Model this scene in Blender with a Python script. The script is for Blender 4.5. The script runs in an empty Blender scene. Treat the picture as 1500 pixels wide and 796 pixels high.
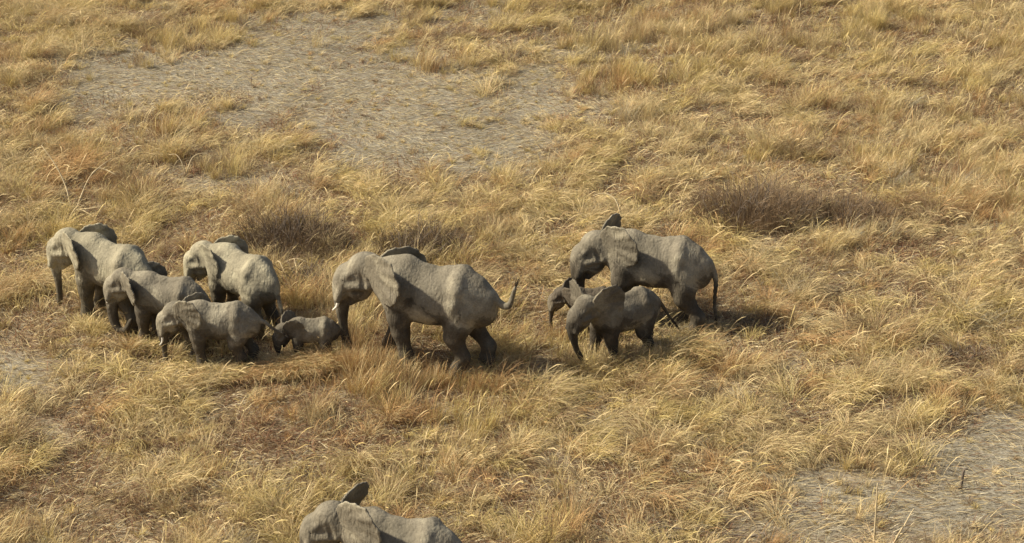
import bpy, math, os
import numpy as np

R = math.radians
FAST_TEST = False
scene = bpy.context.scene

# ---------------------------------------------------------------- camera, light, exposure
CAM_H, DEP, HFOV = 21.0, R(25.0), R(30.0)
F_PX = 750.0 / math.tan(HFOV / 2)            # focal length in pixels of a 1500 px wide picture
cam_d = bpy.data.cameras.new('camera')
cam_d.sensor_width = 36.0
cam_d.angle = HFOV
cam_d.clip_start = 0.5
cam_d.clip_end = 6000.0
cam = bpy.data.objects.new('camera', cam_d)
scene.collection.objects.link(cam)
cam.location = (0, 0, CAM_H)
cam.rotation_euler = (math.pi / 2 - DEP, 0, 0)
scene.camera = cam

SUN_EL, SUN_AZ = R(42.0), R(-3.0)            # azimuth measured from the left towards the camera
to_sun = (-math.cos(SUN_EL) * math.cos(SUN_AZ), -math.cos(SUN_EL) * math.sin(SUN_AZ), math.sin(SUN_EL))
world = bpy.data.worlds.new('World')
scene.world = world
world.use_nodes = True
nt = world.node_tree
sky = nt.nodes.new('ShaderNodeTexSky')
sky.sky_type = 'NISHITA'
sky.sun_disc = False
sky.sun_elevation = SUN_EL
sky.sun_rotation = math.atan2(to_sun[0], to_sun[1])
sky.dust_density = 4.0
sky.air_density = 1.0
sky.ozone_density = 1.0
nt.links.new(sky.outputs[0], nt.nodes['Background'].inputs[0])
nt.nodes['Background'].inputs[1].default_value = 0.08
sun_d = bpy.data.lights.new('sun', 'SUN')
sun_d.energy = 4.5
sun_d.angle = R(2.0)
sun_d.color = (1.0, 0.93, 0.77)
sun = bpy.data.objects.new('sun', sun_d)
scene.collection.objects.link(sun)
from mathutils import Vector
sun.rotation_euler = Vector(to_sun).to_track_quat('Z', 'Y').to_euler()
sun.location = (-40, -10, 60)
vs = scene.view_settings
vs.view_transform = 'Standard'
vs.look = 'None'
vs.gamma = 1.0
vs.use_curve_mapping = False
vs.exposure = 0.66
scene.cycles.max_bounces = 5
scene.cycles.diffuse_bounces = 3
scene.cycles.transmission_bounces = 3
scene.cycles.glossy_bounces = 2

rng = np.random.default_rng(7)


# ---------------------------------------------------------------- helpers
def ground_at(u, v):
    """Ground point seen at pixel (u, v) of the 1500 x 796 photograph (arrays allowed)."""
    a = (u - 750.0) / F_PX
    b = (398.0 - v) / F_PX
    dy = math.cos(DEP) + b * math.sin(DEP)
    dz = -math.sin(DEP) + b * math.cos(DEP)
    t = -CAM_H / dz
    return a * t, dy * t


def project(x, y, z=0.0):
    dz = z - CAM_H
    depth = y * math.cos(DEP) - dz * math.sin(DEP)
    up = y * math.sin(DEP) + dz * math.cos(DEP)
    return 750 + F_PX * x / depth, 398 - F_PX * up / depth


def terrain(x, y):
    """Gentle unevenness of the plain, a few centimetres."""
    return (0.05 * np.sin(0.31 * x + 0.7) * np.cos(0.23 * y - 0.4) + 0.03 * np.sin(0.83 * x - 0.37 * y)
            + 0.02 * np.sin(1.7 * x + 1.1) * np.sin(1.3 * y + 0.3))


def vnoise(x, y, seed, scale):
    """Smooth value noise in 0..1."""
    r = np.random.default_rng(seed).random((128, 128))
    px, py = x / scale + 57.3, y / scale + 31.7
    ix, iy = np.floor(px).astype(int), np.floor(py).astype(int)
    fx, fy = px - ix, py - iy
    fx, fy = fx * fx * (3 - 2 * fx), fy * fy * (3 - 2 * fy)
    g = lambda i, j: r[i % 128, j % 128]
    return ((g(ix, iy) * (1 - fx) + g(ix + 1, iy) * fx) * (1 - fy)
            + (g(ix, iy + 1) * (1 - fx) + g(ix + 1, iy + 1) * fx) * fy)


def mesh_from(name, verts, quads=None, tris=None, mat=None, smooth=True, colors=None):
    me = bpy.data.meshes.new(name)
    verts = np.asarray(verts, dtype=np.float32)
    nq = 0 if quads is None else len(quads)
    ntr = 0 if tris is None else len(tris)
    me.vertices.add(len(verts))
    me.vertices.foreach_set('co', verts.ravel())
    loops = []
    if nq: loops.append(np.asarray(quads, dtype=np.int32).ravel())
    if ntr: loops.append(np.asarray(tris, dtype=np.int32).ravel())
    loops = np.concatenate(loops)
    me.loops.add(len(loops))
    me.loops.foreach_set('vertex_index', loops)
    starts = np.concatenate([np.arange(nq) * 4, nq * 4 + np.arange(ntr) * 3]).astype(np.int32)
    me.polygons.add(nq + ntr)
    me.polygons.foreach_set('loop_start', starts)
    me.polygons.foreach_set('use_smooth', np.full(nq + ntr, smooth, dtype=bool))
    if colors is not None:
        at = me.color_attributes.new('tint', 'FLOAT_COLOR', 'POINT')
        c = np.ones((len(verts), 4), dtype=np.float32)
        c[:, :3] = colors
        at.data.foreach_set('color', c.ravel())
    me.update(calc_edges=True)
    me.validate()
    if mat: me.materials.append(mat)
    return me


def link(name, me, parent=None):
    o = bpy.data.objects.new(name, me)
    scene.collection.objects.link(o)
    if parent: o.parent = parent
    return o


def tag(o, label=None, cat=None, group=None, kind=None):
    if label: o['label'] = label
    if cat: o['category'] = cat
    if group: o['group'] = group
    if kind: o['kind'] = kind
    return o


# ---------------------------------------------------------------- materials
def new_mat(name, rough=0.9):
    m = bpy.data.materials.new(name)
    m.use_nodes = True
    b = m.node_tree.nodes['Principled BSDF']
    b.inputs['Roughness'].default_value = rough
    b.inputs['Specular IOR Level'].default_value = 0.15
    return m, m.node_tree, b


def noise_node(t, scale, detail=4, rough=0.6, vec=None, dist=0.0):
    n = t.nodes.new('ShaderNodeTexNoise')
    n.inputs['Scale'].default_value = scale
    n.inputs['Detail'].default_value = detail
    n.inputs['Roughness'].default_value = rough
    n.inputs['Distortion'].default_value = dist
    if vec is not None: t.links.new(vec, n.inputs['Vector'])
    return n


def ramp(t, src, stops):
    r = t.nodes.new('ShaderNodeValToRGB')
    e = r.color_ramp.elements
    while len(e) < len(stops): e.new(0.5)
    for k, (p, c) in enumerate(stops):
        e[k].position = p
        e[k].color = (*c, 1)
    t.links.new(src, r.inputs[0])
    return r


def skin_material(name, base, dust, seed):
    m, t, b = new_mat(name, 0.88)
    tc = t.nodes.new('ShaderNodeTexCoord')
    mp = t.nodes.new('ShaderNodeMapping')
    mp.inputs['Location'].default_value = (seed * 3.7, seed * 1.3, seed)
    t.links.new(tc.outputs['Object'], mp.inputs[0])
    v = mp.outputs[0]
    n1 = noise_node(t, 1.6, 6, 0.62, v, 0.4)
    c = ramp(t, n1.outputs[0], [(0.30, [k * 0.62 for k in base]), (0.42, [k * 0.85 for k in base]), (0.52, base), (0.64, dust)])
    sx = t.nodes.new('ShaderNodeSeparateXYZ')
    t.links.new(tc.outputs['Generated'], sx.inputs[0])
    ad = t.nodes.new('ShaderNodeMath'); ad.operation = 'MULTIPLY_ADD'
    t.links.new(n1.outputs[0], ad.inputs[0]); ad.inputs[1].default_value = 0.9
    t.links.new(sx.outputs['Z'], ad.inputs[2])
    height_shade = ramp(t, ad.outputs[0], [(0.80, (0.42, 0.40, 0.38)), (1.10, (0.68, 0.67, 0.66)), (1.36, (1.0, 1.0, 0.97))])  # shading painted into the skin by height: dark legs and belly, lit back
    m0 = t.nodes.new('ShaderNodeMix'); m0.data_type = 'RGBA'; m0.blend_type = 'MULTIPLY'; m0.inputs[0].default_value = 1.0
    t.links.new(c.outputs[0], m0.inputs[6]); t.links.new(height_shade.outputs[0], m0.inputs[7])
    n2 = noise_node(t, 22, 3, 0.7, v)
    mx = t.nodes.new('ShaderNodeMix')
    mx.data_type = 'RGBA'
    mx.blend_type = 'MULTIPLY'
    mx.inputs[0].default_value = 0.55
    c2 = ramp(t, n2.outputs[0], [(0.35, (0.62, 0.61, 0.6)), (0.6, (1.05, 1.05, 1.05))])
    t.links.new(m0.outputs[2], mx.inputs[6])
    t.links.new(c2.outputs[0], mx.inputs[7])
    t.links.new(mx.outputs[2], b.inputs['Base Color'])
    # wrinkles: stretched cells across the body plus fine grain
    mp2 = t.nodes.new('ShaderNodeMapping')
    mp2.inputs['Scale'].default_value = (1.0, 1.0, 0.55)
    t.links.new(v, mp2.inputs[0])
    wv = t.nodes.new('ShaderNodeTexVoronoi')
    wv.feature = 'DISTANCE_TO_EDGE'
    wv.inputs['Scale'].default_value = 11
    t.links.new(mp2.outputs[0], wv.inputs['Vector'])
    n3 = noise_node(t, 5, 5, 0.65, v, 1.2)
    b1 = t.nodes.new('ShaderNodeBump')
    b1.inputs['Strength'].default_value = 0.5
    b1.inputs['Distance'].default_value = 0.03
    t.links.new(wv.outputs['Distance'], b1.inputs['Height'])
    b2 = t.nodes.new('ShaderNodeBump')
    b2.inputs['Strength'].default_value = 0.28
    b2.inputs['Distance'].default_value = 0.06
    t.links.new(n3.outputs[0], b2.inputs['Height'])
    t.links.new(b1.outputs[0], b2.inputs['Normal'])
    # hanging folds: long creases running down the flanks and legs
    mp3 = t.nodes.new('ShaderNodeMapping')
    mp3.inputs['Scale'].default_value = (8.0, 5.0, 1.6)
    t.links.new(v, mp3.inputs[0])
    n4 = noise_node(t, 1.0, 3, 0.6, mp3.outputs[0], 0.8)
    b3 = t.nodes.new('ShaderNodeBump')
    b3.inputs['Strength'].default_value = 0.45
    b3.inputs['Distance'].default_value = 0.07
    t.links.new(n4.outputs[0], b3.inputs['Height'])
    t.links.new(b2.outputs[0], b3.inputs['Normal'])
    t.links.new(b3.outputs[0], b.inputs['Normal'])
    return m


ivory, t_, b_ = new_mat('ivory', 0.45)
nn = noise_node(t_, 9)
cc = ramp(t_, nn.outputs[0], [(0.3, (0.62, 0.56, 0.44)), (0.7, (0.78, 0.74, 0.64))])
t_.links.new(cc.outputs[0], b_.inputs['Base Color'])
eye_mat, t_, b_ = new_mat('eye_dark', 0.25)
nn = noise_node(t_, 30)
cc = ramp(t_, nn.outputs[0], [(0.3, (0.012, 0.008, 0.006)), (0.7, (0.03, 0.018, 0.01))])
t_.links.new(cc.outputs[0], b_.inputs['Base Color'])
hair_mat, t_, b_ = new_mat('tail_hair', 0.7)
nn = noise_node(t_, 20)
cc = ramp(t_, nn.outputs[0], [(0.3, (0.02, 0.016, 0.012)), (0.7, (0.05, 0.04, 0.03))])
t_.links.new(cc.outputs[0], b_.inputs['Base Color'])


# ---------------------------------------------------------------- implicit surfaces
class Field:
    """Signed distance on a grid; shapes are blended in with a smooth minimum."""
    def __init__(self, lo, hi, h):
        self.lo, self.h = np.array(lo, float), h
        self.n = np.ceil((np.array(hi) - self.lo) / h).astype(int) + 1
        self.d = np.full(self.n, 0.5, dtype=np.float32)

    def block(self, lo, hi):
        a = np.clip(np.floor((np.array(lo) - self.lo) / self.h).astype(int), 0, self.n - 1)
        b = np.clip(np.ceil((np.array(hi) - self.lo) / self.h).astype(int) + 1, 1, self.n)
        ax = [(self.lo[k] + self.h * np.arange(a[k], b[k])).astype(np.float32) for k in range(3)]
        s = tuple(slice(a[k], b[k]) for k in range(3))
        return s, ax[0][:, None, None], ax[1][None, :, None], ax[2][None, None, :]

    def blend(self, s, d, k, cut=False):
        o = self.d[s]
        if cut:                                   # smooth subtraction
            h = np.clip(0.5 - 0.5 * (o + d) / k, 0, 1)
            self.d[s] = o * (1 - h) - d * h + k * h * (1 - h)
        else:
            h = np.clip(0.5 + 0.5 * (o - d) / k, 0, 1)
            self.d[s] = o * (1 - h) + d * h - k * h * (1 - h)

    def cone(self, a, b, ra, rb, k=0.04, flat=1.0):
        a, b = np.array(a, float), np.array(b, float)
        m = max(ra, rb) + k + 0.03
        s, x, y, z = self.block(np.minimum(a, b) - m, np.maximum(a, b) + m)
        ab = b - a
        L2 = float(ab @ ab) + 1e-9
        t = np.clip(((x - a[0]) * ab[0] + (y - a[1]) * ab[1] + (z - a[2]) * ab[2]) / L2, 0, 1)
        d = np.sqrt((x - a[0] - t * ab[0]) ** 2 + ((y - a[1] - t * ab[1]) / flat) ** 2 + (z - a[2] - t * ab[2]) ** 2)
        self.blend(s, d - (ra + (rb - ra) * t), k)

    def chain(self, pts, rs, k=0.03, flat=1.0):
        for i in range(len(pts) - 1):
            self.cone(pts[i], pts[i + 1], rs[i], rs[i + 1], k, flat)

    def ell(self, c, r, k=0.06, M=None, cut=False):
        """Ellipsoid; M is a 3x3 whose columns are its axes."""
        c, r = np.array(c, float), np.array(r, float)
        m = r.max() + k + 0.02
        s, x, y, z = self.block(c - m, c + m)
        x, y, z = x - c[0], y - c[1], z - c[2]
        if M is not None:
            x, y, z = (M[0, j] * x + M[1, j] * y + M[2, j] * z for j in range(3))
        k0 = np.sqrt((x / r[0]) ** 2 + (y / r[1]) ** 2 + (z / r[2]) ** 2)
        k1 = np.sqrt((x / r[0] ** 2) ** 2 + (y / r[1] ** 2) ** 2 + (z / r[2] ** 2) ** 2) + 1e-6
        self.blend(s, k0 * (k0 - 1) / k1, k, cut)

    def ear(self, origin, U, V, N, poly, thick, curl, side, ripple, notch=(), k=0.022):
        o = np.array(origin, float)
        pts = np.array([o + U * u + V * v for u, v in poly])
        s, x, y, z = self.block(pts.min(0) - 0.14, pts.max(0) + 0.14)
        x, y, z = x - o[0], y - o[1], z - o[2]
        u = x * U[0] + y * U[1] + z * U[2]
        v = x * V[0] + y * V[1] + z * V[2]
        w = x * N[0] + y * N[1] + z * N[2]
        d2 = np.full(u.shape, 1e9, dtype=np.float32)
        sgn = np.ones(u.shape, dtype=np.float32)
        P = np.array(poly)
        for i in range(len(P)):
            a, b = P[i], P[i - 1]
            ex, ey = b - a
            wx, wy = u - a[0], v - a[1]
            t = np.clip((wx * ex + wy * ey) / (ex * ex + ey * ey), 0, 1)
            d2 = np.minimum(d2, (wx - ex * t) ** 2 + (wy - ey * t) ** 2)
            c1, c2, c3 = v >= a[1], v < b[1], ex * wy > ey * wx
            flip = (c1 & c2 & c3) | (~c1 & ~c2 & ~c3)
            sgn = np.where(flip, -sgn, sgn)
        dp = sgn * np.sqrt(d2)                      # outline distance, negative inside
        uu = np.clip(u, 0, 1)
        rr = np.sqrt(u * u + v * v)
        an = np.arctan2(v, uu + 0.02)
        dp = dp + np.clip(rr / 0.2, 0, 1) * (0.005 * np.sin(an * 13 + side) + 0.0035 * np.sin(an * 29 + 2))
        for na, nd in notch:                        # torn edge
            dp = dp + nd * np.exp(-((an - na) / 0.05) ** 2) * (rr > 0.1)
        f = curl[0] * uu ** 2 + curl[1] * v * np.abs(v) + curl[2] * uu
        f = f + ripple * np.clip((rr - 0.10) / 0.25, 0, 1) * (np.sin(an * 9 + 1.3) + 0.6 * np.sin(an * 17 + v * 6))
        sheet = np.abs(w - f) * 0.9 - thick * (0.72 + 0.5 * np.clip(1 - uu / 0.15, 0, 1))
        d = np.maximum(sheet, dp)
        self.blend(s, d, k)

    def surface(self):
        """Naive surface nets."""
        d, n = self.d, self.n
        ins = d < 0
        c = np.zeros(n - 1, dtype=np.uint8)
        for i in (0, 1):
            for j in (0, 1):
                for l in (0, 1):
                    c += ins[i:n[0] - 1 + i, j:n[1] - 1 + j, l:n[2] - 1 + l]
        idx = np.argwhere((c > 0) & (c < 8))
        num = np.full(n - 1, -1, dtype=np.int32)
        num[tuple(idx.T)] = np.arange(len(idx))
        acc = np.zeros((len(idx), 3))
        cnt = np.zeros(len(idx))
        corners = [(i, j, l) for i in (0, 1) for j in (0, 1) for l in (0, 1)]
        vals = {co: d[idx[:, 0] + co[0], idx[:, 1] + co[1], idx[:, 2] + co[2]] for co in corners}
        for co in corners:
            for ax in range(3):
                if co[ax]: continue
                c2 = list(co); c2[ax] = 1; c2 = tuple(c2)
                a, b = vals[co], vals[c2]
                m = (a < 0) != (b < 0)
                t = np.where(m, a / np.where(m, a - b, 1), 0)
                p = np.tile(np.array(co, float), (len(idx), 1))
                p[:, ax] = t
                acc += p * m[:, None]
                cnt += m
        V = self.lo + self.h * (idx + acc / cnt[:, None])
        quads = []
        for ax in range(3):
            o1, o2 = (ax + 1) % 3, (ax + 2) % 3
            sl0 = [slice(None)] * 3; sl1 = [slice(None)] * 3
            sl0[ax] = slice(0, n[ax] - 1); sl1[ax] = slice(1, n[ax])
            e = ins[tuple(sl0)] != ins[tuple(sl1)]
            w = np.argwhere(e)
            w = w[(w[:, o1] > 0) & (w[:, o2] > 0) & (w[:, o1] < n[o1] - 1) & (w[:, o2] < n[o2] - 1)]
            a = w.copy(); b = w.copy(); c_ = w.copy(); dd = w.copy()
            b[:, o1] -= 1
            c_[:, o1] -= 1; c_[:, o2] -= 1
            dd[:, o2] -= 1
            q = np.stack([num[tuple(k.T)] for k in (a, b, c_, dd)], 1)
            fl = ins[tuple(w.T)]
            q[~fl] = q[~fl][:, ::-1]
            quads.append(q)
        return V, np.concatenate(quads)


def spline(pts, n):
    P = np.array(pts, float)
    P = np.vstack([2 * P[0] - P[1], P, 2 * P[-1] - P[-2]])
    out = []
    m = len(P) - 3
    for i in range(n + 1):
        s = min(i / n * m, m - 1e-9)
        k = int(s); t = s - k
        a, b, c, d = P[k:k + 4]
        out.append(0.5 * (2 * b + (c - a) * t + (2 * a - 5 * b + 4 * c - d) * t * t + (3 * b - a - 3 * c + d) * t ** 3))
    return np.array(out)


def tube(pts, rs, seg=10):
    """Closed tube mesh data along points."""
    pts = np.array(pts, float)
    V, Q = [], []
    n = len(pts)
    for i in range(n):
        d = pts[min(i + 1, n - 1)] - pts[max(i - 1, 0)]
        d /= np.linalg.norm(d) + 1e-9
        a = np.cross(d, (0.13, 0.21, 0.97) if abs(d[2]) < 0.9 else (1, 0, 0))
        a /= np.linalg.norm(a)
        b = np.cross(d, a)
        for k in range(seg):
            an = 2 * math.pi * k / seg
            V.append(pts[i] + rs[i] * (math.cos(an) * a + math.sin(an) * b))
    for i in range(n - 1):
        for k in range(seg):
            Q.append((i * seg + k, i * seg + (k + 1) % seg, (i + 1) * seg + (k + 1) % seg, (i + 1) * seg + k))
    T = []
    V.append(pts[0]); V.append(pts[-1])
    for k in range(seg):
        T.append((len(V) - 2, (k + 1) % seg, k))
        T.append((len(V) - 1, (n - 1) * seg + k, (n - 1) * seg + (k + 1) % seg))
    return np.array(V), np.array(Q), np.array(T)


def rot_y(a):   # pitch: positive lowers the nose of something pointing along +x
    c, s = math.cos(a), math.sin(a)
    return np.array([[c, 0, s], [0, 1, 0], [-s, 0, c]])


def rot_z(a):
    c, s = math.cos(a), math.sin(a)
    return np.array([[c, -s, 0], [s, c, 0], [0, 0, 1]])


EAR = [(-0.015, 0.055), (0.035, 0.10), (0.11, 0.13), (0.20, 0.13), (0.275, 0.095), (0.325, 0.025), (0.34, -0.07),
       (0.325, -0.165), (0.285, -0.245), (0.225, -0.295), (0.155, -0.305), (0.10, -0.275), (0.06, -0.215), (0.025, -0.14),
       (-0.01, -0.07)]
HERD = []


def elephant(label, H, uv, phi, skin, group='elephants walking left through the tall dry grass', pitch=0.0, yaw=0.0,
             hs=1.07, trunk=None, feet=((0, 0),) * 4, tail=None, near_ear=(45, 0, 1.1, 0), far_ear=(35, 0, 1.1, 8),
             tusk=0.0, head_dz=0.0, head_dx=0.0, fat=1.0, curl=(-0.25, 0.1, 0.05), sh=0.95, cell=0.024, legr=1.0, roll=0.0,
             tuskdir=(0.22, 0.12, -0.95), notch=()):
    """Local frame: x forward, y towards the animal's left (the camera's side), z up, shoulder height 1."""
    f = Field((-1.0, -0.62, -0.03), (1.15, 0.62, 1.30), cell / H)
    # trunk of the body
    f.ell((0.0, 0, 0.665), (0.44, 0.235 * fat, 0.245), 0.08)
    f.ell((0.25, 0, 0.71 + (sh - 0.95) * 0.7), (0.22, 0.185 * fat, 0.245), 0.09)
    f.ell((-0.27, 0, 0.69), (0.22, 0.20 * fat, 0.255), 0.08)
    f.ell((-0.44, 0, 0.63), (0.14, 0.125 * fat, 0.18), 0.08)
    f.chain([(0.34, 0, sh - 0.07), (0.20, 0, sh - 0.05), (0.02, 0, 0.885), (-0.16, 0, 0.905), (-0.28, 0, 0.925), (-0.42, 0, 0.835),
             (-0.54, 0, 0.73)], [0.045, 0.05, 0.035, 0.03, 0.03, 0.03, 0.03], 0.08)
    for s in (1, -1):
        f.chain([(-0.26, 0, 0.905), (-0.27, s * 0.10 * fat, 0.885), (-0.272, s * 0.158 * fat, 0.815), (-0.25, s * 0.185 * fat, 0.70), (-0.22, s * 0.18 * fat, 0.56)],
                [0.03, 0.030, 0.030, 0.026, 0.02], 0.07)        # hip bones
        f.ell((0.27, s * 0.15 * fat, 0.74), (0.075, 0.05, 0.17), 0.07)             # shoulder blades
        f.ell((-0.15, s * 0.272 * fat, 0.80), (0.075, 0.03, 0.10), 0.07, cut=True)  # hollow before the hip
        f.ell((0.12, s * 0.255 * fat, 0.62), (0.03, 0.025, 0.16), 0.08, cut=True)  # behind the elbow
    # legs: front left, front right, hind left, hind right
    for q, (dx, lift) in enumerate(feet):
        s = 1 if q % 2 == 0 else -1
        if q < 2:
            top = np.array((0.27, s * 0.115 * fat, 0.62)); fy = s * 0.125
            kn = np.array((0.275 + dx * 0.42 + 0.02 * (lift > 0), fy, 0.36 + lift * 0.6))
            ft = np.array((0.275 + dx, fy, 0.045 + lift))
            wr = kn * 0.28 + ft * 0.72 + np.array((-lift * 0.4, 0, 0.01))
            f.chain([top, kn * 0.5 + top * 0.5, kn, wr, ft + np.array((0, 0, 0.03)), ft],
                    [0.115 * legr, 0.10 * legr, 0.078 * legr, 0.060 * legr, 0.068 * legr, 0.075 * legr], 0.05)
            f.ell(ft + np.array((0.012, 0, -0.01)), (0.085 * legr, 0.078 * legr, 0.045), 0.02)
        else:
            top = np.array((-0.31, s * 0.095 * fat, 0.60)); fy = s * 0.13
            kn = np.array((-0.27 + dx * 0.5, fy, 0.385 + lift * 0.6))
            ft = np.array((-0.34 + dx, fy, 0.045 + lift))
            hk = np.array((-0.375 + dx * 0.85 - lift * 0.4, fy, 0.20 + lift))
            f.chain([top, top * 0.45 + kn * 0.55, kn, hk, ft + np.array((0, 0, 0.04)), ft],
                    [0.14 * legr, 0.12 * legr, 0.088 * legr, 0.060 * legr, 0.064 * legr, 0.072 * legr], 0.05)
            f.ell(ft + np.array((0.015, 0, -0.01)), (0.082 * legr, 0.07 * legr, 0.045), 0.02)
    # head frame
    HR = rot_z(R(yaw)) @ rot_y(R(pitch))
    piv = np.array((0.395, 0, 0.83))
    HO = piv + np.array((head_dx, 0, head_dz))

    def hp(x, y, z):
        return HO + HR @ (np.array((x, y, z)) * hs)
    f.cone(np.array((0.26, 0, 0.76)), hp(0.10, 0, 0.0), 0.18 * (0.5 + fat / 2), 0.115 * hs, 0.08)
    f.cone(np.array((0.28, 0, 0.86)), hp(0.12, 0, 0.04), 0.075, 0.08 * hs, 0.07)
    f.ell(hp(0.175, 0, 0.03), np.array((0.14, 0.12, 0.135)) * hs, 0.06, HR)           # cranium
    for s in (1, -1):
        f.ell(hp(0.165, s * 0.045, 0.10), np.array((0.09, 0.055, 0.06)) * hs, 0.05, HR)     # twin domes
    f.cone(hp(0.215, 0, 0.05), hp(0.335, 0, -0.09), 0.085 * hs, 0.078 * hs, 0.05)          # forehead
    f.ell(hp(0.24, 0, -0.12), np.array((0.11, 0.10, 0.095)) * hs, 0.05, HR)             # cheeks
    f.cone(hp(0.22, 0, -0.155), hp(0.315, 0, -0.245), 0.065 * hs, 0.028 * hs, 0.04)     # lower jaw
    for s in (1, -1):
        f.cone(hp(0.325, s * 0.062, -0.05), hp(0.39, s * 0.072, -0.185), 0.052 * hs, 0.036 * hs, 0.035)   # tusk roots
        f.cone(hp(0.26, s * 0.095, 0.035), hp(0.345, s * 0.07, 0.0), 0.022 * hs, 0.018 * hs, 0.03)       # brow
        f.cone(hp(0.13, s * 0.10, -0.055), hp(0.27, s * 0.095, -0.065), 0.035 * hs, 0.03 * hs, 0.04)     # cheek bone
        f.ell(hp(0.215, s * 0.145, 0.02), np.array((0.06, 0.03, 0.05)) * hs, 0.04, HR, cut=True)         # temple hollow
        f.ell(hp(0.325, s * 0.112, -0.012), np.array((0.02, 0.018, 0.013)) * hs, 0.015, HR, cut=True)    # eye socket
        f.ell(hp(0.155, s * 0.142, -0.045), np.array((0.018, 0.035, 0.055)) * hs, 0.02, HR, cut=True)    # ear opening
    # trunk
    base = hp(0.368, 0, -0.10)
    pts = [hp(0.305, 0, -0.01), base] + [base + np.array(p) for p in (trunk or [(.05, 0, -.15), (.06, 0, -.4), (.05, 0, -.66)])]
    sp = spline(pts, 26)
    rs = [(0.080 * (1 - t) ** 1.45 + 0.019 + 0.004 * math.cos(t * 150)) * (hs * 0.5 + 0.5) for t in np.linspace(0, 1, 27)]
    f.chain(sp, rs, 0.03)
    # ears
    for s, ea in ((1, near_ear), (-1, far_ear)):
        spread, tilt, size, lift, edx, edz = (tuple(ea) + (0, 0))[:6]
        a = R(spread)
        U = np.array((-math.cos(a), s * math.sin(a), 0.0))
        V = np.array((math.sin(R(tilt)), 0, math.cos(R(tilt))))
        U = U * math.cos(R(lift)) + np.array((0, 0, 1)) * math.sin(R(lift))
        U = HR @ U; V = HR @ V
        V = V - U * (U @ V); V /= np.linalg.norm(V)
        N = np.cross(U, V) * s; N /= np.linalg.norm(N)
        poly = [(p[0] * hs * size * 1.06, p[1] * hs * size * (1.0 if p[1] > 0 else 0.88)) for p in EAR]
        f.ear(hp(0.11 + edx, s * 0.122, (0.105 if s > 0 else 0.07) + edz), U, V, N, poly, 0.016 / H + 0.0035, [c for c in curl], s, 0.0065, notch if s > 0 else ())
    for s in (1, -1):                               # dark slot of the ear opening in front of the ear
        f.ell(hp(0.172, s * 0.150, -0.005), np.array((0.022, 0.050, 0.075)) * hs, 0.010, HR, cut=True)
    # tail
    tl_ = spline([(-0.50, 0, 0.74), (-0.565, 0, 0.70)] + [np.array((-0.565, 0, 0.70)) + np.array(p)
                 for p in (tail or [(-.05, 0, -.18), (-.06, 0, -.42)])], 16)
    f.chain(tl_, list(np.linspace(0.028, 0.010, 17)), 0.025)
    Vv, Q = f.surface()
    # uneven hide: small real relief, low frequency
    Vv = Vv * H
    if roll: pass
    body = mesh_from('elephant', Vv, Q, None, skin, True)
    x, y = ground_at(*uv)
    o = link('elephant', body)
    o.location = (x, y, float(terrain(x, y)) - 0.02)
    ang = math.pi - R(phi)
    o.rotation_euler = (0, 0, ang)
    tag(o, label, 'elephant', group)
    HERD.append((x, y, H, ang))
    # children: tusks, eyes, hair of the tail
    for s in (1, -1):
        if tusk > 0:
            p0 = hp(0.385, s * 0.076, -0.17)
            dr = HR @ np.array((tuskdir[0], s * tuskdir[1], tuskdir[2]))
            p1 = p0 + dr * tusk * 0.55
            p2 = p0 + dr * tusk + np.array((0.22 * tusk, 0, 0.10 * tusk))
            tp = spline([p0, p1, p2], 8)
            V_, Q_, T_ = tube(tp * H, [H * r for r in np.linspace(0.019, 0.006, 9)])
            link('tusk', mesh_from('tusk', V_, Q_, T_, ivory), o)
        e0 = hp(0.322, s * 0.099, -0.012)
        th = np.linspace(-1, 1, 7)
        V_, Q_, T_ = tube([(e0 + HR @ np.array((0.011 * q * hs, 0, 0))) * H for q in th],
                          [0.010 * hs * H * math.sqrt(max(1 - q * q, 0.02)) for q in th], 8)
        link('eye', mesh_from('eye', V_, Q_, T_, eye_mat), o)
    # tail hair: a tuft of bristles
    Vt, Qt, Tt, off = [], [], [], 0
    end, dr = tl_[-1], tl_[-1] - tl_[-3]
    dr /= np.linalg.norm(dr)
    rg = np.random.default_rng(int(H * 1000))
    for q in range(26):
        st = tl_[-1 - q % 3]
        d2 = dr + rg.normal(0, 0.14, 3)
        L = 0.075 + 0.04 * rg.random()
        V_, Q_, T_ = tube([st * H, (st + d2 * L * 0.5) * H, (st + d2 * L + np.array((0, 0, -0.012))) * H],
                          [0.006, 0.006, 0.002], 4)
        Vt.append(V_); Qt.append(Q_ + off); Tt.append(T_ + off); off += len(V_)
    link('tail_hair', mesh_from('tail_hair', np.vstack(Vt), np.vstack(Qt), np.vstack(Tt), hair_mat), o)
    if FAST_TEST:
        def pj(p):
            w = o.matrix_basis @ Vector([float(c) * H for c in p])
            a, b = project(w.x, w.y, w.z); return (round(a), round(b))
        print('EL', label[:30], 'brow', pj(hp(0.38, 0, -0.02)), 'crown', pj(hp(0.19, 0, .16)), 'shoulder', pj((.3, 0, .985)),
              'hip', pj((-.33, 0, .97)), 'tail', pj((-.585, 0, .74)), 'trunktip', pj(sp[-1]), 'feet', pj((.275 + feet[0][0], .125, 0)),
              pj((-.34 + feet[2][0], .13, 0)), 'verts', len(Vv))
    return o


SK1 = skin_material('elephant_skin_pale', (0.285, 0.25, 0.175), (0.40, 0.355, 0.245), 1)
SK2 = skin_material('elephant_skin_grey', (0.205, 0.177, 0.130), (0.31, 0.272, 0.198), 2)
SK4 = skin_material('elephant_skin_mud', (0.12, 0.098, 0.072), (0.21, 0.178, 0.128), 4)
SK3 = skin_material('elephant_skin_dark', (0.14, 0.119, 0.088), (0.23, 0.20, 0.145), 3)

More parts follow.
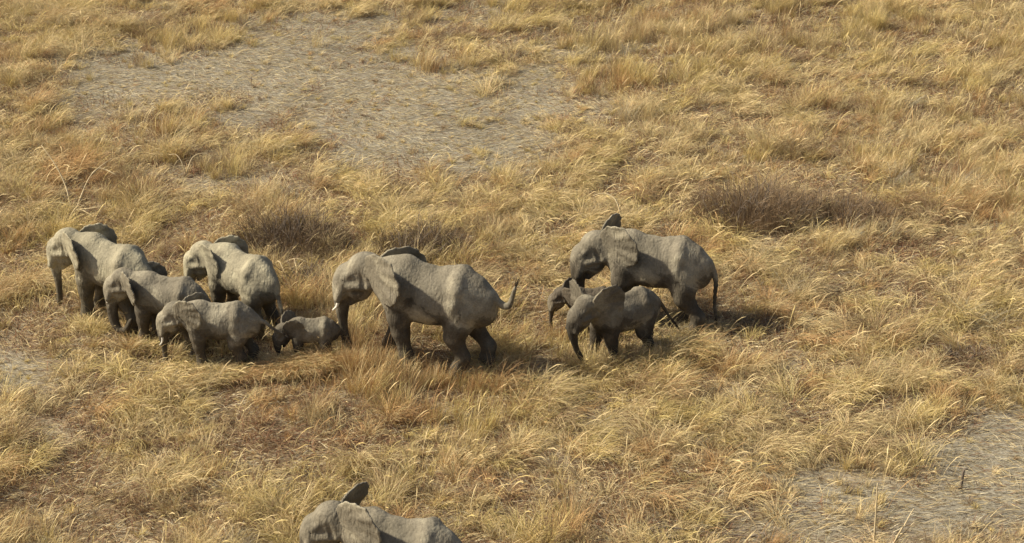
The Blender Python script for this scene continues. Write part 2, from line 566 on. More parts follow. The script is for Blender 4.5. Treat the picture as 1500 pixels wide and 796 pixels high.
elephant('adult elephant at the far left end of the herd, trunk hanging straight down', 2.25, (171, 474), 33, SK1,
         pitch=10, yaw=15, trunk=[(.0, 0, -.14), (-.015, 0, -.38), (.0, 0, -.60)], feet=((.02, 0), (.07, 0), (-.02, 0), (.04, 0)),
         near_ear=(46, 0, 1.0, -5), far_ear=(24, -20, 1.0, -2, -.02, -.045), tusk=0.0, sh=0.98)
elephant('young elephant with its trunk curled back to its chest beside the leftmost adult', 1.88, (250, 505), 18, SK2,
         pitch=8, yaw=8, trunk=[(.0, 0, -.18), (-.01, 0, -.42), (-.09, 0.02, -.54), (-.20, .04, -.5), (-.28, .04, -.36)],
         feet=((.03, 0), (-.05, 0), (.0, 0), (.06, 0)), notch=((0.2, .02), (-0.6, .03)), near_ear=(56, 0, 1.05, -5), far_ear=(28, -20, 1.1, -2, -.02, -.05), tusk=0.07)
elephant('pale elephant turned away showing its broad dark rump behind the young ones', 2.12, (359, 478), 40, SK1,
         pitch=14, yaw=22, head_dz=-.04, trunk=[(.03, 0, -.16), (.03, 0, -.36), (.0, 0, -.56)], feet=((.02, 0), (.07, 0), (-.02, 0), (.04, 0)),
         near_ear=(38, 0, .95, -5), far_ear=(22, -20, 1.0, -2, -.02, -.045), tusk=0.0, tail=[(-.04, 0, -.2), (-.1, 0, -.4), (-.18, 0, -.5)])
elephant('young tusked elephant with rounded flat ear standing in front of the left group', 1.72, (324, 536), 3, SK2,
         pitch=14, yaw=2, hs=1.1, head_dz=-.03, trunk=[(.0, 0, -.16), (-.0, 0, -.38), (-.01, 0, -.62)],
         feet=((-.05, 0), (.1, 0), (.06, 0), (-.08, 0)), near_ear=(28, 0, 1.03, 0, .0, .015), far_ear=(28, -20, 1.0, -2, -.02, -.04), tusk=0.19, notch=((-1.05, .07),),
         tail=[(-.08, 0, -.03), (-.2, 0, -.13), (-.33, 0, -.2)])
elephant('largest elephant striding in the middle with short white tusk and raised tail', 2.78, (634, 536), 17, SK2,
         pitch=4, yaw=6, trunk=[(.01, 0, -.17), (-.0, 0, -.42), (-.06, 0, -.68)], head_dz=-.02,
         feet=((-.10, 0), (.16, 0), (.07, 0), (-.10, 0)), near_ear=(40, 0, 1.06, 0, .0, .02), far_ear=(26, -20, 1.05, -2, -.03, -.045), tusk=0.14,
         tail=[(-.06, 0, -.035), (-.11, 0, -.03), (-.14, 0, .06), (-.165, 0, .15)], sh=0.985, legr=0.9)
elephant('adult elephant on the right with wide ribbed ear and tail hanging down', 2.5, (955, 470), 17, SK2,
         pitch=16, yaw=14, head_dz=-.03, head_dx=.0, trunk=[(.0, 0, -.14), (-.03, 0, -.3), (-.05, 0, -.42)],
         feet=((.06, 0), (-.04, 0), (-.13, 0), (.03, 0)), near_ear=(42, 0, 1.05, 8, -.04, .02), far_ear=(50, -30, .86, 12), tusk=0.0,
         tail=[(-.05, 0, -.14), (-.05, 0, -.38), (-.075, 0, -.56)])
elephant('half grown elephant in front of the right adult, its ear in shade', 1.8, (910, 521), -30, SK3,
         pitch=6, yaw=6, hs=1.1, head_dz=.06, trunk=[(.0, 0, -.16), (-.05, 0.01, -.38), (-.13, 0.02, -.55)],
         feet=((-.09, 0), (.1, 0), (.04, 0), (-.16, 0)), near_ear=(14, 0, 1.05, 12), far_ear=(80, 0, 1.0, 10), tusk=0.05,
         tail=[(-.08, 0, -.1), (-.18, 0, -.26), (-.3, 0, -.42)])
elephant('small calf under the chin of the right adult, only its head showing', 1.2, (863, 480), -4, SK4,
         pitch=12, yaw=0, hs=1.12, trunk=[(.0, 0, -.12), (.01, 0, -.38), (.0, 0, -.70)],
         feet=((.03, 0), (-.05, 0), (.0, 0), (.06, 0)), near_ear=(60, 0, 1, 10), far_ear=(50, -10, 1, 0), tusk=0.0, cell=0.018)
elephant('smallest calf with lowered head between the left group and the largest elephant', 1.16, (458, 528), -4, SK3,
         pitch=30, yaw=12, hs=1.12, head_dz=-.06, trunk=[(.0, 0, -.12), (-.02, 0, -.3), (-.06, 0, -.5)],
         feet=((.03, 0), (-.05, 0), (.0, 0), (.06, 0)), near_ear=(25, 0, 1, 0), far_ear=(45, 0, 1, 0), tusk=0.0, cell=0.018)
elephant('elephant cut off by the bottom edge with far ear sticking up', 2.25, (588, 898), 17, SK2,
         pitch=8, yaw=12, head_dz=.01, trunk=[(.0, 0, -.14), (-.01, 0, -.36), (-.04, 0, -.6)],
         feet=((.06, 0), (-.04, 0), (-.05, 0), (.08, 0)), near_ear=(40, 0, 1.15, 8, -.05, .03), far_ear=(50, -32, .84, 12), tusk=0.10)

# ---------------------------------------------------------------- ground
def axis(lo, hi, step, far):
    a = np.arange(lo, hi + step / 2, step)
    left = lo - np.geomspace(step * 2, lo + far, 14)[::-1]
    right = hi + np.geomspace(step * 2, far - hi, 14)
    return np.concatenate([left, a, right])


gm, t_, b_ = new_mat('dry_soil', 0.95)
tc = t_.nodes.new('ShaderNodeTexCoord')
n1 = noise_node(t_, 0.35, 5, 0.6, tc.outputs['Object'])
n2 = noise_node(t_, 9, 5, 0.7, tc.outputs['Object'], 0.5)
c1 = ramp(t_, n1.outputs[0], [(0.35, (0.17, 0.11, 0.065)), (0.5, (0.22, 0.155, 0.095)), (0.65, (0.29, 0.225, 0.15))])
c2 = ramp(t_, n2.outputs[0], [(0.3, (0.6, 0.56, 0.5)), (0.6, (1.1, 1.08, 1.0))])
mx = t_.nodes.new('ShaderNodeMix'); mx.data_type = 'RGBA'; mx.blend_type = 'MULTIPLY'; mx.inputs[0].default_value = 1.0
t_.links.new(c1.outputs[0], mx.inputs[6]); t_.links.new(c2.outputs[0], mx.inputs[7])
va = t_.nodes.new('ShaderNodeVertexColor'); va.layer_name = 'tint'
c3 = ramp(t_, n2.outputs[0], [(0.35, (0.17, 0.15, 0.11)), (0.5, (0.25, 0.225, 0.17)), (0.65, (0.33, 0.305, 0.24))])
mg = t_.nodes.new('ShaderNodeMix'); mg.data_type = 'RGBA'
t_.links.new(va.outputs[0], mg.inputs[0])
t_.links.new(mx.outputs[2], mg.inputs[6]); t_.links.new(c3.outputs[0], mg.inputs[7])
t_.links.new(mg.outputs[2], b_.inputs['Base Color'])
bp = t_.nodes.new('ShaderNodeBump'); bp.inputs['Strength'].default_value = 0.8; bp.inputs['Distance'].default_value = 0.06
t_.links.new(n2.outputs[0], bp.inputs['Height']); t_.links.new(bp.outputs[0], b_.inputs['Normal'])
xs, ys = axis(-36, 36, 0.4, 3000), axis(18, 100, 0.4, 4000)
GX, GY = np.meshgrid(xs, ys, indexing='ij')
GZ = terrain(GX, GY)
gv = np.stack([GX, GY, GZ], -1).reshape(-1, 3)
I = np.arange(len(xs) * len(ys)).reshape(len(xs), len(ys))
gq = np.stack([I[:-1, :-1], I[1:, :-1], I[1:, 1:], I[:-1, 1:]], -1).reshape(-1, 4)
GB = np.zeros((len(gv), 3), np.float32)


# ---------------------------------------------------------------- grass
def blobs(u, v, lst):
    """Sum of soft ellipses (u, v, radius u, radius v, strength) laid on the plain where the photo shows them."""
    out = np.zeros(u.shape)
    for (a, b, ra, rb, s) in lst:
        q = ((u - a) / ra) ** 2 + ((v - b) / rb) ** 2
        out += s * np.exp(-q * 0.9)
    return out


BARE = [(300, 105, 200, 38, 1), (150, 135, 70, 48, .9), (480, 85, 150, 50, 1), (600, 150, 170, 55, 1), (690, 215, 110, 42, 1),
        (800, 120, 70, 45, .7), (320, 258, 85, 22, .95), (540, 212, 110, 34, .8), (330, 175, 60, 14, .5), (1240, 745, 260, 50, 1),
        (1450, 715, 110, 60, 1), (1310, 575, 60, 24, .8), (1480, 600, 50, 30, .8), (15, 545, 60, 38, 1), (1480, 655, 70, 60, .8), (1170, 478, 50, 12, .4),
        (450, 30, 120, 14, .6), (700, 20, 150, 22, .6), (860, 75, 110, 22, .5), (1150, 680, 80, 30, .5), (800, 610, 50, 25, .4),
        (1370, 660, 60, 20, .4), (880, 545, 80, 22, .35)]
GOLD = [(470, 700, 45, 75, 1), (420, 770, 60, 40, .9), (665, 610, 40, 50, .9), (800, 750, 90, 50, .9), (730, 600, 50, 40, .7),
        (60, 690, 70, 60, .6), (230, 610, 120, 40, .6), (330, 680, 110, 40, .6), (500, 170, 60, 30, .6), (650, 780, 70, 40, .6),
        (1340, 480, 130, 60, .5), (1380, 620, 60, 30, .6), (930, 80, 90, 70, .3), (1200, 80, 120, 70, .3), (1000, 150, 100, 50, .3)]
ORANGE = [(480, 560, 110, 50, .8), (600, 570, 90, 40, .7), (360, 560, 60, 25, .7), (800, 500, 60, 50, .8), (900, 400, 60, 25, .9),
          (30, 420, 60, 60, .6), (380, 640, 35, 30, .9), (560, 640, 50, 70, .7), (1400, 270, 80, 40, .5), (680, 380, 60, 20, .6),
          (120, 260, 60, 30, .3), (1100, 560, 80, 40, .3), (750, 430, 50, 50, .6), (30, 340, 50, 40, .3), (1080, 520, 60, 40, .4), (450, 600, 140, 50, .6), (680, 690, 90, 40, .5), (240, 470, 60, 30, .5), (200, 320, 90, 30, .3)]
RED = [(250, 650, 110, 22, 1), (300, 560, 80, 16, .7), (480, 205, 50, 10, .9), (390, 180, 35, 10, .8), (430, 590, 60, 30, .6),
       (590, 670, 80, 30, .7), (160, 720, 60, 20, .7), (20, 600, 40, 20, .7), (1250, 640, 40, 10, .7), (880, 690, 60, 20, .4),
       (720, 375, 40, 16, .8), (270, 575, 120, 22, .7), (560, 590, 120, 30, .6), (400, 650, 70, 30, .6), (740, 545, 120, 18, .6), (60, 640, 60, 18, .3), (1010, 540, 60, 14, .5), (860, 640, 60, 16, .5), (300, 510, 60, 20, .7), (620, 560, 70, 16, .7), (1110, 330, 50, 16, .5), (620, 55, 45, 8, .6),
       (290, 245, 40, 8, .8), (1420, 520, 40, 12, .5), (450, 395, 60, 20, .6), (250, 45, 90, 8, .5), (1150, 60, 60, 10, .4),
       (1180, 210, 50, 8, .5), (760, 490, 40, 30, .4)]
LODGE = [(180, 600, 200, 60, .5), (330, 690, 200, 50, .5), (100, 370, 100, 60, .4), (900, 290, 110, 50, .6), (1250, 450, 180, 80, .6),
         (1180, 600, 130, 50, .6), (1000, 720, 130, 60, .6), (1080, 150, 200, 60, .3), (1420, 330, 80, 60, .4), (800, 660, 120, 50, .4),
         (1240, 270, 60, 20, .6), (100, 30, 120, 30, .4), (600, 300, 120, 40, .4)]
UPRIGHT = [(470, 700, 50, 70, .6), (665, 600, 45, 60, .6), (500, 170, 60, 30, .4), (930, 90, 90, 60, .5), (1100, 30, 200, 40, .5),
           (1400, 280, 90, 50, .5), (800, 490, 60, 50, .6), (1050, 440, 60, 60, .5), (1350, 180, 120, 50, .3), (600, 545, 120, 30, .5),
           (1330, 620, 60, 30, .4), (300, 170, 60, 20, .3)]


SHRUBS = [(1105, 322, 1.8, 1.3), (1232, 320, 1.6, 1.0), (425, 362, 1.6, 1.1), (448, 425, 0.8, 0.6), (618, 371, 1.3, 0.85),
          (1415, 528, 0.8, 0.45), (1105, 482, 0.8, 0.4)]


def shrub_mask(x, y):
    m = np.zeros(x.shape)
    for (a, b, rx, ry) in SHRUBS:
        cx, cy = ground_at(a, b)
        m = np.maximum(m, np.clip(1.35 - np.sqrt(((x - cx) / rx) ** 2 + ((y - cy) / ry) ** 2), 0, 0.9))
    return m


nb_ = np.clip(blobs(*project(gv[:, 0], gv[:, 1]), BARE) + (vnoise(gv[:, 0], gv[:, 1], 11, 1.1) - 0.5) * 0.7, 0, 1)
near = (np.abs(gv[:, 0]) < 36) & (gv[:, 1] > 18) & (gv[:, 1] < 100)
GB[:] = np.where(near, np.clip(nb_ * 0.95 - 0.05, 0, 0.85), 0.3)[:, None]
g = link('ground', mesh_from('ground', gv, gq, None, gm, True, GB))
tag(g, kind='structure')


def herd_factor(x, y):
    """Grass is trodden lower where the animals stand."""
    k = np.ones(x.shape)
    for (hx, hy, H, an) in HERD:
        dx, dy = x - hx, y - hy
        c, s_ = math.cos(an), math.sin(an)
        a, b = dx * c + dy * s_, -dx * s_ + dy * c
        q = (a / (0.72 * H)) ** 2 + (b / (0.34 * H)) ** 2
        k = np.minimum(k, 0.8 + 0.2 * np.clip((q - 0.6) / 1.2, 0, 1) if H > 1.5 else 1.0)
    return k


class Blades:
    def __init__(self): self.V, self.Q, self.T, self.C, self.n = [], [], [], [], 0

    def add(self, x, y, az, L, t0, t1, w, col, segs=4, plume=0.0, bend=1.4, tipcol=None):
        N = len(x)
        z = terrain(x, y) - 0.01
        p = np.stack([x, y, z], 1)
        side_az = az + np.pi / 2
        tw = rng.uniform(-1.2, 1.2, N)
        pos = [p]
        for k in range(segs):
            th = t0 + (t1 - t0) * ((k + 0.5) / segs) ** bend
            step = (L / segs)[:, None] * np.stack([np.sin(th) * np.cos(az), np.sin(th) * np.sin(az), np.cos(th)], 1)
            p = p + step
            fl = terrain(p[:, 0], p[:, 1]) + 0.012
            p[:, 2] = np.maximum(p[:, 2], fl)
            pos.append(p)
            az = az + rng.normal(0, 0.10, N)
        side = np.stack([np.cos(side_az) * np.cos(tw), np.sin(side_az) * np.cos(tw), np.sin(tw)], 1)
        V = np.empty((N, 2 * segs + 1, 3), np.float32)
        C = np.empty((N, 2 * segs + 1, 3), np.float32)
        for k in range(segs):
            f = k / segs
            prof = (1 - f * 0.55) if not plume else (0.55 + plume * (1.0 if k == segs - 1 else 0.3 if k == segs - 2 else 0))
            off = side * (w * prof * 0.5)[:, None]
            V[:, 2 * k] = pos[k] - off
            V[:, 2 * k + 1] = pos[k] + off
            cc = col if (tipcol is None or k < segs - 1) else tipcol
            C[:, 2 * k] = cc; C[:, 2 * k + 1] = cc
        V[:, 2 * segs] = pos[segs]
        C[:, 2 * segs] = col if tipcol is None else tipcol
        base = self.n + np.arange(N)[:, None] * (2 * segs + 1)
        for k in range(segs - 1):
            self.Q.append(base + np.array([2 * k, 2 * k + 1, 2 * k + 3, 2 * k + 2]))
        self.T.append(base + np.array([2 * segs - 2, 2 * segs - 1, 2 * segs]))
        self.V.append(V.reshape(-1, 3)); self.C.append(C.reshape(-1, 3))
        self.n += N * (2 * segs + 1)

    def build(self, name, mat):
        me = mesh_from(name, np.concatenate(self.V), np.concatenate(self.Q), np.concatenate(self.T), mat, True,
                       np.concatenate(self.C))
        return link(name, me)


def grass_material(name, trans=0.3, rough=0.75):
    m = bpy.data.materials.new(name)
    m.use_nodes = True
    t = m.node_tree
    b = t.nodes['Principled BSDF']
    b.inputs['Roughness'].default_value = rough
    b.inputs['Specular IOR Level'].default_value = 0.25
    a = t.nodes.new('ShaderNodeVertexColor')
    a.layer_name = 'tint'
    tcn = t.nodes.new('ShaderNodeTexCoord')
    n = noise_node(t, 30, 2, 0.5, tcn.outputs['Object'])
    r = ramp(t, n.outputs[0], [(0.3, (0.8, 0.78, 0.75)), (0.7, (1.1, 1.1, 1.1))])
    mx = t.nodes.new('ShaderNodeMix'); mx.data_type = 'RGBA'; mx.blend_type = 'MULTIPLY'; mx.inputs[0].default_value = 1.0
    t.links.new(a.outputs[0], mx.inputs[6]); t.links.new(r.outputs[0], mx.inputs[7])
    t.links.new(mx.outputs[2], b.inputs['Base Color'])
    tr = t.nodes.new('ShaderNodeBsdfTranslucent')
    t.links.new(mx.outputs[2], tr.inputs[0])
    ms = t.nodes.new('ShaderNodeMixShader')
    ms.inputs[0].default_value = trans
    t.links.new(b.outputs[0], ms.inputs[1]); t.links.new(tr.outputs[0], ms.inputs[2])
    t.links.new(ms.outputs[0], t.nodes['Material Output'].inputs[0])
    return m


PAL = {'straw': (0.625, 0.495, 0.262), 'gold': (0.585, 0.46, 0.19), 'orange': (0.47, 0.30, 0.135), 'red': (0.24, 0.125, 0.07),
       'grey': (0.45, 0.40, 0.285), 'brown': (0.29, 0.20, 0.11), 'pale': (0.77, 0.67, 0.45)}
PAL = {k: np.array(v) for k, v in PAL.items()}

# sample the plain: a wedge a little wider than the view
def scatter(density):
    """Random points, density per square metre as seen at 45 m; a little sparser far off."""
    y = rng.uniform(24, 92, int(density * 68 * 68))
    x = rng.uniform(-34, 34, len(y))
    keep = (np.abs(x) < 0.30 * (y * math.cos(DEP) + CAM_H * math.sin(DEP)) + 3.5)
    keep &= rng.random(len(y)) < np.clip(1.25 - (y - 30) / 110, 0.4, 1.2)
    return x[keep], y[keep]


def fields(x, y, up=0.0):
    u, v = project(x, y, up)
    n1 = vnoise(x, y, 11, 1.1); n2 = vnoise(x, y, 12, 2.6); n3 = vnoise(x, y, 13, 0.55); n4 = vnoise(x, y, 14, 0.9)
    bare = blobs(u, v, BARE) + (n1 - 0.5) * 0.8 + (n3 - 0.5) * 0.9
    bare = np.clip((bare - 0.34) / 0.50, 0, 1)
    gold = np.clip(blobs(u, v, GOLD) + (n2 - 0.45) * 0.9, 0, 1)
    orange = np.clip(blobs(u, v, ORANGE) + (vnoise(x, y, 15, 2.0) - 0.62) * 1.2, 0, 1)
    red = np.clip(blobs(u, v, RED) + (n4 - 0.70) * 2.0, 0, 1)
    lodge = np.clip(0.45 + blobs(u, v, LODGE) - blobs(u, v, UPRIGHT) + (vnoise(x, y, 16, 1.5) - 0.5) * 1.2, 0, 1)
    return u, v, bare, gold, orange, red, lodge


def pick(N, weights):
    """weights: dict name -> array; returns colours chosen per element."""
    names = list(weights)
    W = np.stack([np.broadcast_to(weights[k], N) for k in names], 1).astype(float)
    W /= W.sum(1, keepdims=True)
    c = (np.cumsum(W, 1) < rng.random(N)[:, None]).sum(1)
    return np.stack([PAL[k] for k in names])[np.minimum(c, len(names) - 1)]


if not FAST_TEST:
    B = Blades()
    # 1. matted litter and short bleached stubble lying on the soil
    x, y = scatter(330)
    u, v, bare, gold, orange, red, lodge = fields(x, y)
    keep = rng.random(len(x)) > bare * 0.3 * vnoise(x, y, 61, 0.5)
    x, y, bare, red = x[keep], y[keep], bare[keep], red[keep]
    N = len(x)
    az = -0.30 + rng.normal(0, 0.40, N) + np.where(rng.random(N) < 0.4, np.pi, 0) + (vnoise(x, y, 21, 2.0) - 0.5) * 1.2
    L = rng.uniform(0.14, 0.42, N) * (1 + 0.1 * bare)
    col = pick(N, {'grey': 0.6 + 1.4 * bare, 'straw': 1.0 + 0.5 * bare, 'brown': 0.75 + bare * 0.1, 'red': 0.25 + red * 2, 'pale': 0.1 + 0.25 * bare})
    col = col * rng.uniform(0.7, 1.25, (N, 1)) * (1 - 0.08 * bare[:, None])
    B.add(x, y, az, L, rng.uniform(0.75, 1.4, N) + 0.25 * bare, rng.uniform(1.2, 1.75, N), rng.uniform(0.010, 0.022, N) * (1 - 0.2 * bare), col, segs=2)
    # 2. tussocks
    x, y = scatter(12.5)
    u, v, bare, gold, orange, red, lodge = fields(x, y, 0.35)
    gap = np.clip((vnoise(x, y, 51, 0.62) * 0.6 + vnoise(x, y, 52, 1.3) * 0.6 - 0.38) * 3.2, 0.12, 1)
    keep = rng.random(len(x)) < (1 - bare * 0.72) * (1 - 0.65 * red) * gap * (1 - shrub_mask(x, y))
    x, y, gold, orange, red, lodge, bare = (q[keep] for q in (x, y, gold, orange, red, lodge, bare))
    N = len(x)
    hf = herd_factor(x, y)
    eu, ev = [], []
    for (a, b, c_, d, n_) in [(392, 536, 525, 556, 85), (180, 508, 235, 524, 16), (95, 480, 160, 496, 14), (235, 544, 400, 560, 50),
                              (560, 550, 745, 568, 26), (840, 532, 960, 548, 16), (985, 484, 1060, 494, 12)]:
        eu.append(rng.uniform(a, c_, n_)); ev.append(rng.uniform(b, d, n_))
    ex, ey = ground_at(np.concatenate(eu), np.concatenate(ev))
    x, y = np.r_[x, ex], np.r_[y, ey]
    u, v, bare, gold, orange, red, lodge = fields(x, y, 0.35)
    bare[-len(ex):] = 0
    N = len(x)
    hf = herd_factor(x, y)
    size = np.clip(rng.lognormal(-0.08, 0.28, N), 0.45, 1.6) * (0.42 + 0.85 * vnoise(x, y, 22, 1.0) ** 1.1) * (1 - 0.66 * bare)
    size[-len(ex):] = np.maximum(size[-len(ex):], 0.8)
    size[-len(ex):-len(ex) + 85] = rng.uniform(0.8, 1.15, 85)
    height = 0.58 * size * hf
    nb = (84 * np.clip(size, 0.5, 1.3)).astype(int)
    idx = np.repeat(np.arange(N), nb)
    M = len(idx)
    tcol = pick(N, {'straw': 0.9 + lodge, 'gold': 0.35 + 2.6 * gold, 'orange': 0.14 + 3.0 * orange, 'brown': 0.2 + red, 'grey': 0.03 + 0.5 * bare})
    tcol = tcol * rng.uniform(0.82, 1.15, (N, 1))
    r = np.abs(rng.normal(0, 0.17, M)) * size[idx]
    a0 = rng.uniform(0, 2 * np.pi, M)
    bx, by = x[idx] + r * np.cos(a0), y[idx] + r * np.sin(a0)
    wind = -0.75 + (vnoise(x, y, 23, 1.3) - 0.5) * 2.4 + np.where(vnoise(x, y, 24, 1.1) > 0.66, 2.6, 0.0)
    lo = lodge[idx]
    # direction: own fan direction mixed with the wind's
    vx = (1 - 0.5 * lo) * np.cos(a0) + (0.2 + 0.75 * lo) * np.cos(wind[idx]) + rng.normal(0, 0.55, M)
    vy = (1 - 0.5 * lo) * np.sin(a0) + (0.2 + 0.75 * lo) * np.sin(wind[idx]) + rng.normal(0, 0.55, M)
    az = np.arctan2(vy, vx)
    t0 = rng.uniform(0.02, 0.35, M) + 0.35 * lo
    t1 = t0 + rng.uniform(0.25, 1.0, M) + 1.35 * lo
    L = height[idx] * rng.uniform(0.55, 1.25, M) * (1 + 0.25 * lo)
    col = tcol[idx] * rng.uniform(0.72, 1.22, (M, 1)) * rng.uniform(0.95, 1.05, (M, 3))
    w = rng.uniform(0.006, 0.013, M)
    B.add(bx, by, az, L, t0, t1, w, col, segs=4)
    # 3. flowering stems with pale seed heads standing above the tussocks
    x, y = scatter(15)
    u, v, bare, gold, orange, red, lodge = fields(x, y, 0.4)
    keep = rng.random(len(x)) < (1 - bare) * (1 - 0.5 * red) * (1 - shrub_mask(x, y)) * (0.35 + 0.65 * vnoise(x, y, 31, 1.4))
    x, y, gold, orange, lodge = (q[keep] for q in (x, y, gold, orange, lodge))
    N = len(x)
    wind = -0.6 + (vnoise(x, y, 23, 1.3) - 0.5) * 2.4
    az = wind + rng.normal(0, 0.9, N)
    L = rng.uniform(0.6, 1.05, N) * (0.55 + 0.45 * herd_factor(x, y))
    col = pick(N, {'straw': 1.4, 'gold': 0.4 + gold, 'orange': 0.1 + 1.6 * orange}) * rng.uniform(0.8, 1.15, (N, 1))
    B.add(x, y, az, L, rng.uniform(0.0, 0.3, N) + 0.25 * lodge, rng.uniform(0.5, 1.3, N) + 0.8 * lodge, rng.uniform(0.010, 0.018, N),
          col, segs=5, plume=0.9, tipcol=col * 1.12, bend=1.8)
    # 4. low rusty herbs between the tussocks
    x, y = scatter(150)
    u, v, bare, gold, orange, red, lodge = fields(x, y, 0.1)
    gap = np.clip((vnoise(x, y, 51, 0.62) * 0.6 + vnoise(x, y, 52, 1.3) * 0.6 - 0.38) * 3.2, 0.0, 1)
    keep = rng.random(len(x)) < np.maximum(red * (1.0 - 0.4 * bare), (1 - gap) * 0.7 * (1 - bare))
    x, y = x[keep], y[keep]
    N = len(x)
    col = pick(N, {'red': 1.3, 'brown': 0.9, 'orange': 0.35}) * rng.uniform(0.7, 1.2, (N, 1))
    B.add(x, y, rng.uniform(0, 6.28, N), rng.uniform(0.12, 0.38, N), rng.uniform(0.1, 0.9, N), rng.uniform(0.5, 1.7, N),
          rng.uniform(0.012, 0.03, N), col, segs=3)
    gr = B.build('grass', grass_material('dry_grass'))
    tag(gr, 'dense dry straw coloured grass covering the whole plain, bent over by wind', 'grass', kind='stuff')
    print('GRASS verts', B.n)


# ---------------------------------------------------------------- dry shrubs and dead stalks
wood_mat, t_, b_ = new_mat('dry_wood', 0.85)
nn = noise_node(t_, 14)
cc = ramp(t_, nn.outputs[0], [(0.3, (0.10, 0.075, 0.055)), (0.7, (0.20, 0.16, 0.12))])
t_.links.new(cc.outputs[0], b_.inputs['Base Color'])
pale_wood, t_, b_ = new_mat('bleached_wood', 0.8)
nn = noise_node(t_, 10)
cc = ramp(t_, nn.outputs[0], [(0.3, (0.38, 0.29, 0.16)), (0.7, (0.60, 0.49, 0.30))])
t_.links.new(cc.outputs[0], b_.inputs['Base Color'])
twig_mat = grass_material('twigs', 0.2, 0.85)


def join_tubes(lst, seg=6):
    V, Q, T, n = [], [], [], 0
    for pts, rs in lst:
        a, b, c = tube(pts, rs, seg)
        V.append(a); Q.append(b + n); T.append(c + n); n += len(a)
    return np.vstack(V), np.vstack(Q), np.vstack(T)


def shrub(label, uv, rx, ry, h, cols, dens, seed):
    global rng
    rng = np.random.default_rng(seed)
    cx, cy = ground_at(*uv)
    root = bpy.data.objects.new('dry_shrub', None)
    scene.collection.objects.link(root)
    tag(root, label, 'shrub')
    br = []
    for k in range(int(9 * rx * ry + 8)):
        a, q = rng.uniform(0, 6.28), math.sqrt(rng.random())
        bx, by = cx + rx * 0.75 * q * math.cos(a), cy + ry * 0.75 * q * math.sin(a)
        bz = float(terrain(bx, by)) - 0.03
        L = h * rng.uniform(0.7, 1.05) * (1 - 0.35 * q)
        for m_ in range(3):
            d = np.array([rng.normal(0.1, 0.45), rng.normal(0, 0.45), 1.0])
            p = np.array([bx, by, bz])
            pts = [p, p + d * L * 0.4, p + d * L * 0.75 + rng.normal(0, 0.06, 3), p + d * L * rng.uniform(0.9, 1.05) + rng.normal(0, 0.12, 3)]
            br.append((spline(pts, 6), np.linspace(0.014, 0.004, 7)))
    link('branches', mesh_from('branches', *join_tubes(br, 5), wood_mat), root)
    b = Blades()
    N = int(dens * rx * ry)
    a, q = rng.uniform(0, 6.28, N), np.sqrt(rng.random(N))
    lump = vnoise(cx + np.cos(a) * q * 2, cy + np.sin(a) * q * 2, seed, 0.35)
    x, y = cx + rx * q * np.cos(a), cy + ry * q * np.sin(a)
    L = h * rng.uniform(0.45, 1.15, N) * (1 - 0.45 * q ** 2) * (0.55 + 0.75 * lump)
    col = np.array(cols)[rng.integers(0, len(cols), N)] * rng.uniform(0.7, 1.2, (N, 1))
    az = a + rng.normal(0, 0.9, N)
    b.add(x, y, az, L, rng.uniform(0.0, 0.4, N), rng.uniform(0.4, 1.9, N), rng.uniform(0.007, 0.014, N), col, segs=5, bend=1.8)
    # short side twigs spread through the crown
    M = N
    i = rng.integers(0, N, M)
    o = b.build('twigs', twig_mat)
    o.parent = root
    return root


BR = [(0.22, 0.145, 0.08), (0.28, 0.195, 0.11), (0.17, 0.115, 0.07), (0.36, 0.27, 0.16), (0.30, 0.20, 0.11)]
DK = [(0.13, 0.085, 0.05), (0.18, 0.125, 0.075), (0.10, 0.07, 0.048), (0.28, 0.20, 0.11)]
GN = [(0.15, 0.15, 0.08), (0.20, 0.17, 0.09), (0.24, 0.185, 0.11)]
if not FAST_TEST:
    shrub('large grey brown twiggy shrub in the grass above the right adult elephant', (1105, 322), 1.8, 1.3, 1.35, BR, 1500, 41)
    shrub('low dark brown shrub with pale grass over it beside the large twiggy shrub', (1232, 320), 1.6, 1.0, 0.85, BR, 1300, 42)
    shrub('small dull green shrub between the two brown shrubs', (1160, 335), 0.45, 0.4, 0.55, GN, 900, 43)
    shrub('dark twiggy shrub rising behind the pale elephant that is turned away', (425, 362), 1.6, 1.1, 1.2, DK, 1300, 44)
    shrub('sparse dark shrub with bare sticks right behind the rump of the pale elephant', (448, 425), 0.8, 0.6, 0.9, DK, 1300, 45)
    shrub('dark brown shrub just above the ear of the largest elephant', (618, 371), 1.25, 0.8, 1.1, DK, 1300, 46)
    shrub('small dark shrub in the grass near the right edge', (1415, 528), 0.8, 0.45, 0.45, DK, 1300, 47)
    shrub('low dark shrub in the shade right of the tail of the right adult elephant', (1105, 482), 0.8, 0.4, 0.4, DK + GN, 1300, 48)


def stalk(name, label, paths, mat, cat, r0=0.02, r1=0.006):
    """paths: polylines of (u, v, height, depth shift) set out from the spot where the stalk stands."""
    tb = []
    for p in paths:
        pts = []
        for (u, v, h, d) in p:
            x, y = ground_at(u, v)
            pts.append((x, y + d, float(terrain(x, y + d)) + h))
        sp_ = spline(pts, 12)
        tb.append((sp_, np.linspace(r0, r1, 13)))
    V, Q, T = join_tubes(tb, 6)
    org = V[np.argmin(V[:, 2])].copy()
    o = link(name, mesh_from(name, V - org, Q, T, mat))
    o.location = [float(c) for c in org]
    tag(o, label, cat)
    return o


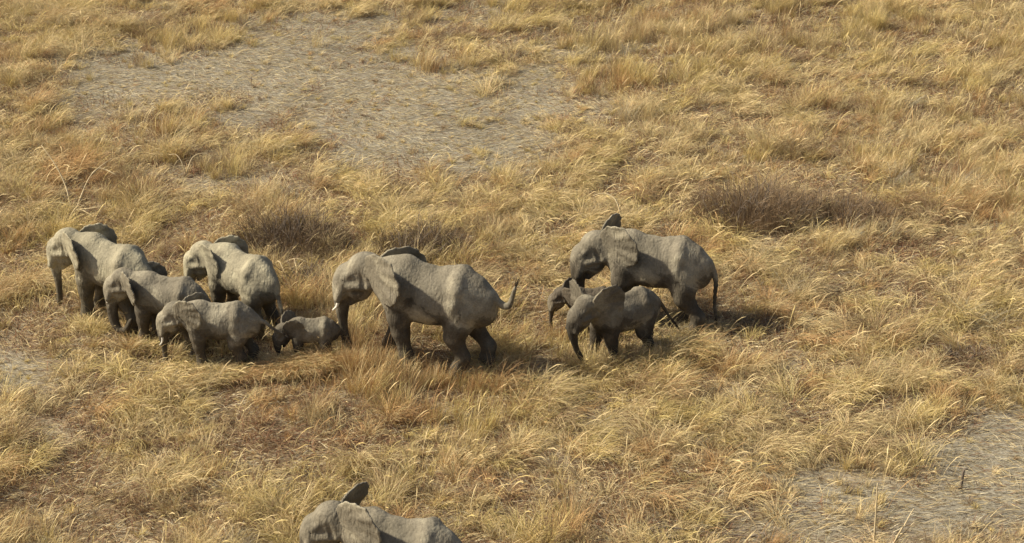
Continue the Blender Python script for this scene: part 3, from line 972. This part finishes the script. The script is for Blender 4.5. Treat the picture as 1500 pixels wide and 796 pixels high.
if not FAST_TEST:
    stalk('dead_branch', 'pale bleached branching branch lying in the grass near the left edge',
          [[(112, 306, 0, 0), (122, 300, .35, 0), (138, 292, .75, .1), (168, 285, 1.05, .2)],
           [(138, 292, .75, .1), (150, 288, .8, .15), (172, 292, .72, .1)],
           [(104, 306, 0, 0), (98, 300, .5, .1), (84, 298, 1.0, .3), (64, 292, 1.45, .4)],
           [(112, 308, .02, 0), (90, 308, .25, -.05), (60, 306, .2, -.1)],
           [(112, 308, .02, 0), (140, 312, .2, -.1), (176, 306, .12, 0)],
           [(110, 309, .02, 0), (125, 314, .15, -.1), (150, 322, .03, -.2)]], pale_wood, 'dead branch', 0.028, 0.008)
    stalk('dead_stalk', 'thin pale curved stalk bending left above the ear of the right adult elephant',
          [[(912, 330, 0, 0), (908, 328, .35, 0), (900, 324, .68, 0), (884, 322, .78, .05), (868, 324, .72, .1)]], pale_wood, 'stalk', 0.026, 0.012)
    stalk('dead_stalk', 'pair of thin pale stalks arching over dark ground in the upper left',
          [[(272, 258, 0, 0), (268, 256, .4, 0), (260, 253, .6, 0), (250, 252, .58, 0)],
           [(272, 258, 0, 0), (282, 256, .5, .1), (298, 254, .62, .1), (316, 254, .5, .1)]], pale_wood, 'stalk', 0.018, 0.008)
    stalk('dead_stalk', 'short dark upright stalk on the pale bare ground near the lower right corner',
          [[(1407, 716, 0, 0), (1408, 716, .22, 0), (1409, 716, .45, 0), (1414, 716, .47, 0)]], wood_mat, 'stalk', 0.035, 0.022)
    stalk('dead_stalk', 'tall straight pale stalk standing at the bottom edge on the right',
          [[(1279, 806, 0, 0), (1279, 806, .5, .02), (1278, 806, 1.1, .04), (1277, 806, 1.5, .05)]], pale_wood, 'stalk', 0.024, 0.012)
    stalk('dead_stalk', 'forked pale stalk leaning right at the bottom edge on the right',
          [[(1308, 800, 0, 0), (1314, 800, .25, 0), (1322, 800, .5, 0), (1334, 798, .8, .05)],
           [(1308, 800, 0, 0), (1322, 800, .3, 0), (1336, 800, .55, 0)]], pale_wood, 'stalk', 0.022, 0.01)
    stalk('dead_branch', 'thin dark bare branch lying on the ground at the bottom edge',
          [[(930, 786, .05, 0), (980, 783, .12, 0), (1040, 786, .1, 0), (1110, 790, .05, 0)],
           [(985, 783, .12, 0), (975, 790, .25, 0), (962, 796, .3, 0)], [(1100, 789, .06, 0), (1118, 794, .2, 0), (1122, 802, .2, 0)]],
          wood_mat, 'dead branch', 0.022, 0.01)
    stalk('dead_branch', 'grey bare sticks tangled in the dark shrub behind the pale elephant',
          [[(412, 400, .2, 0), (435, 402, .45, 0), (462, 405, .3, 0)], [(405, 402, .3, 0), (412, 412, .5, 0), (425, 425, .1, 0)],
           [(432, 402, .45, 0), (436, 415, .3, 0), (434, 430, .0, 0)]], pale_wood, 'dead branch', 0.018, 0.008)
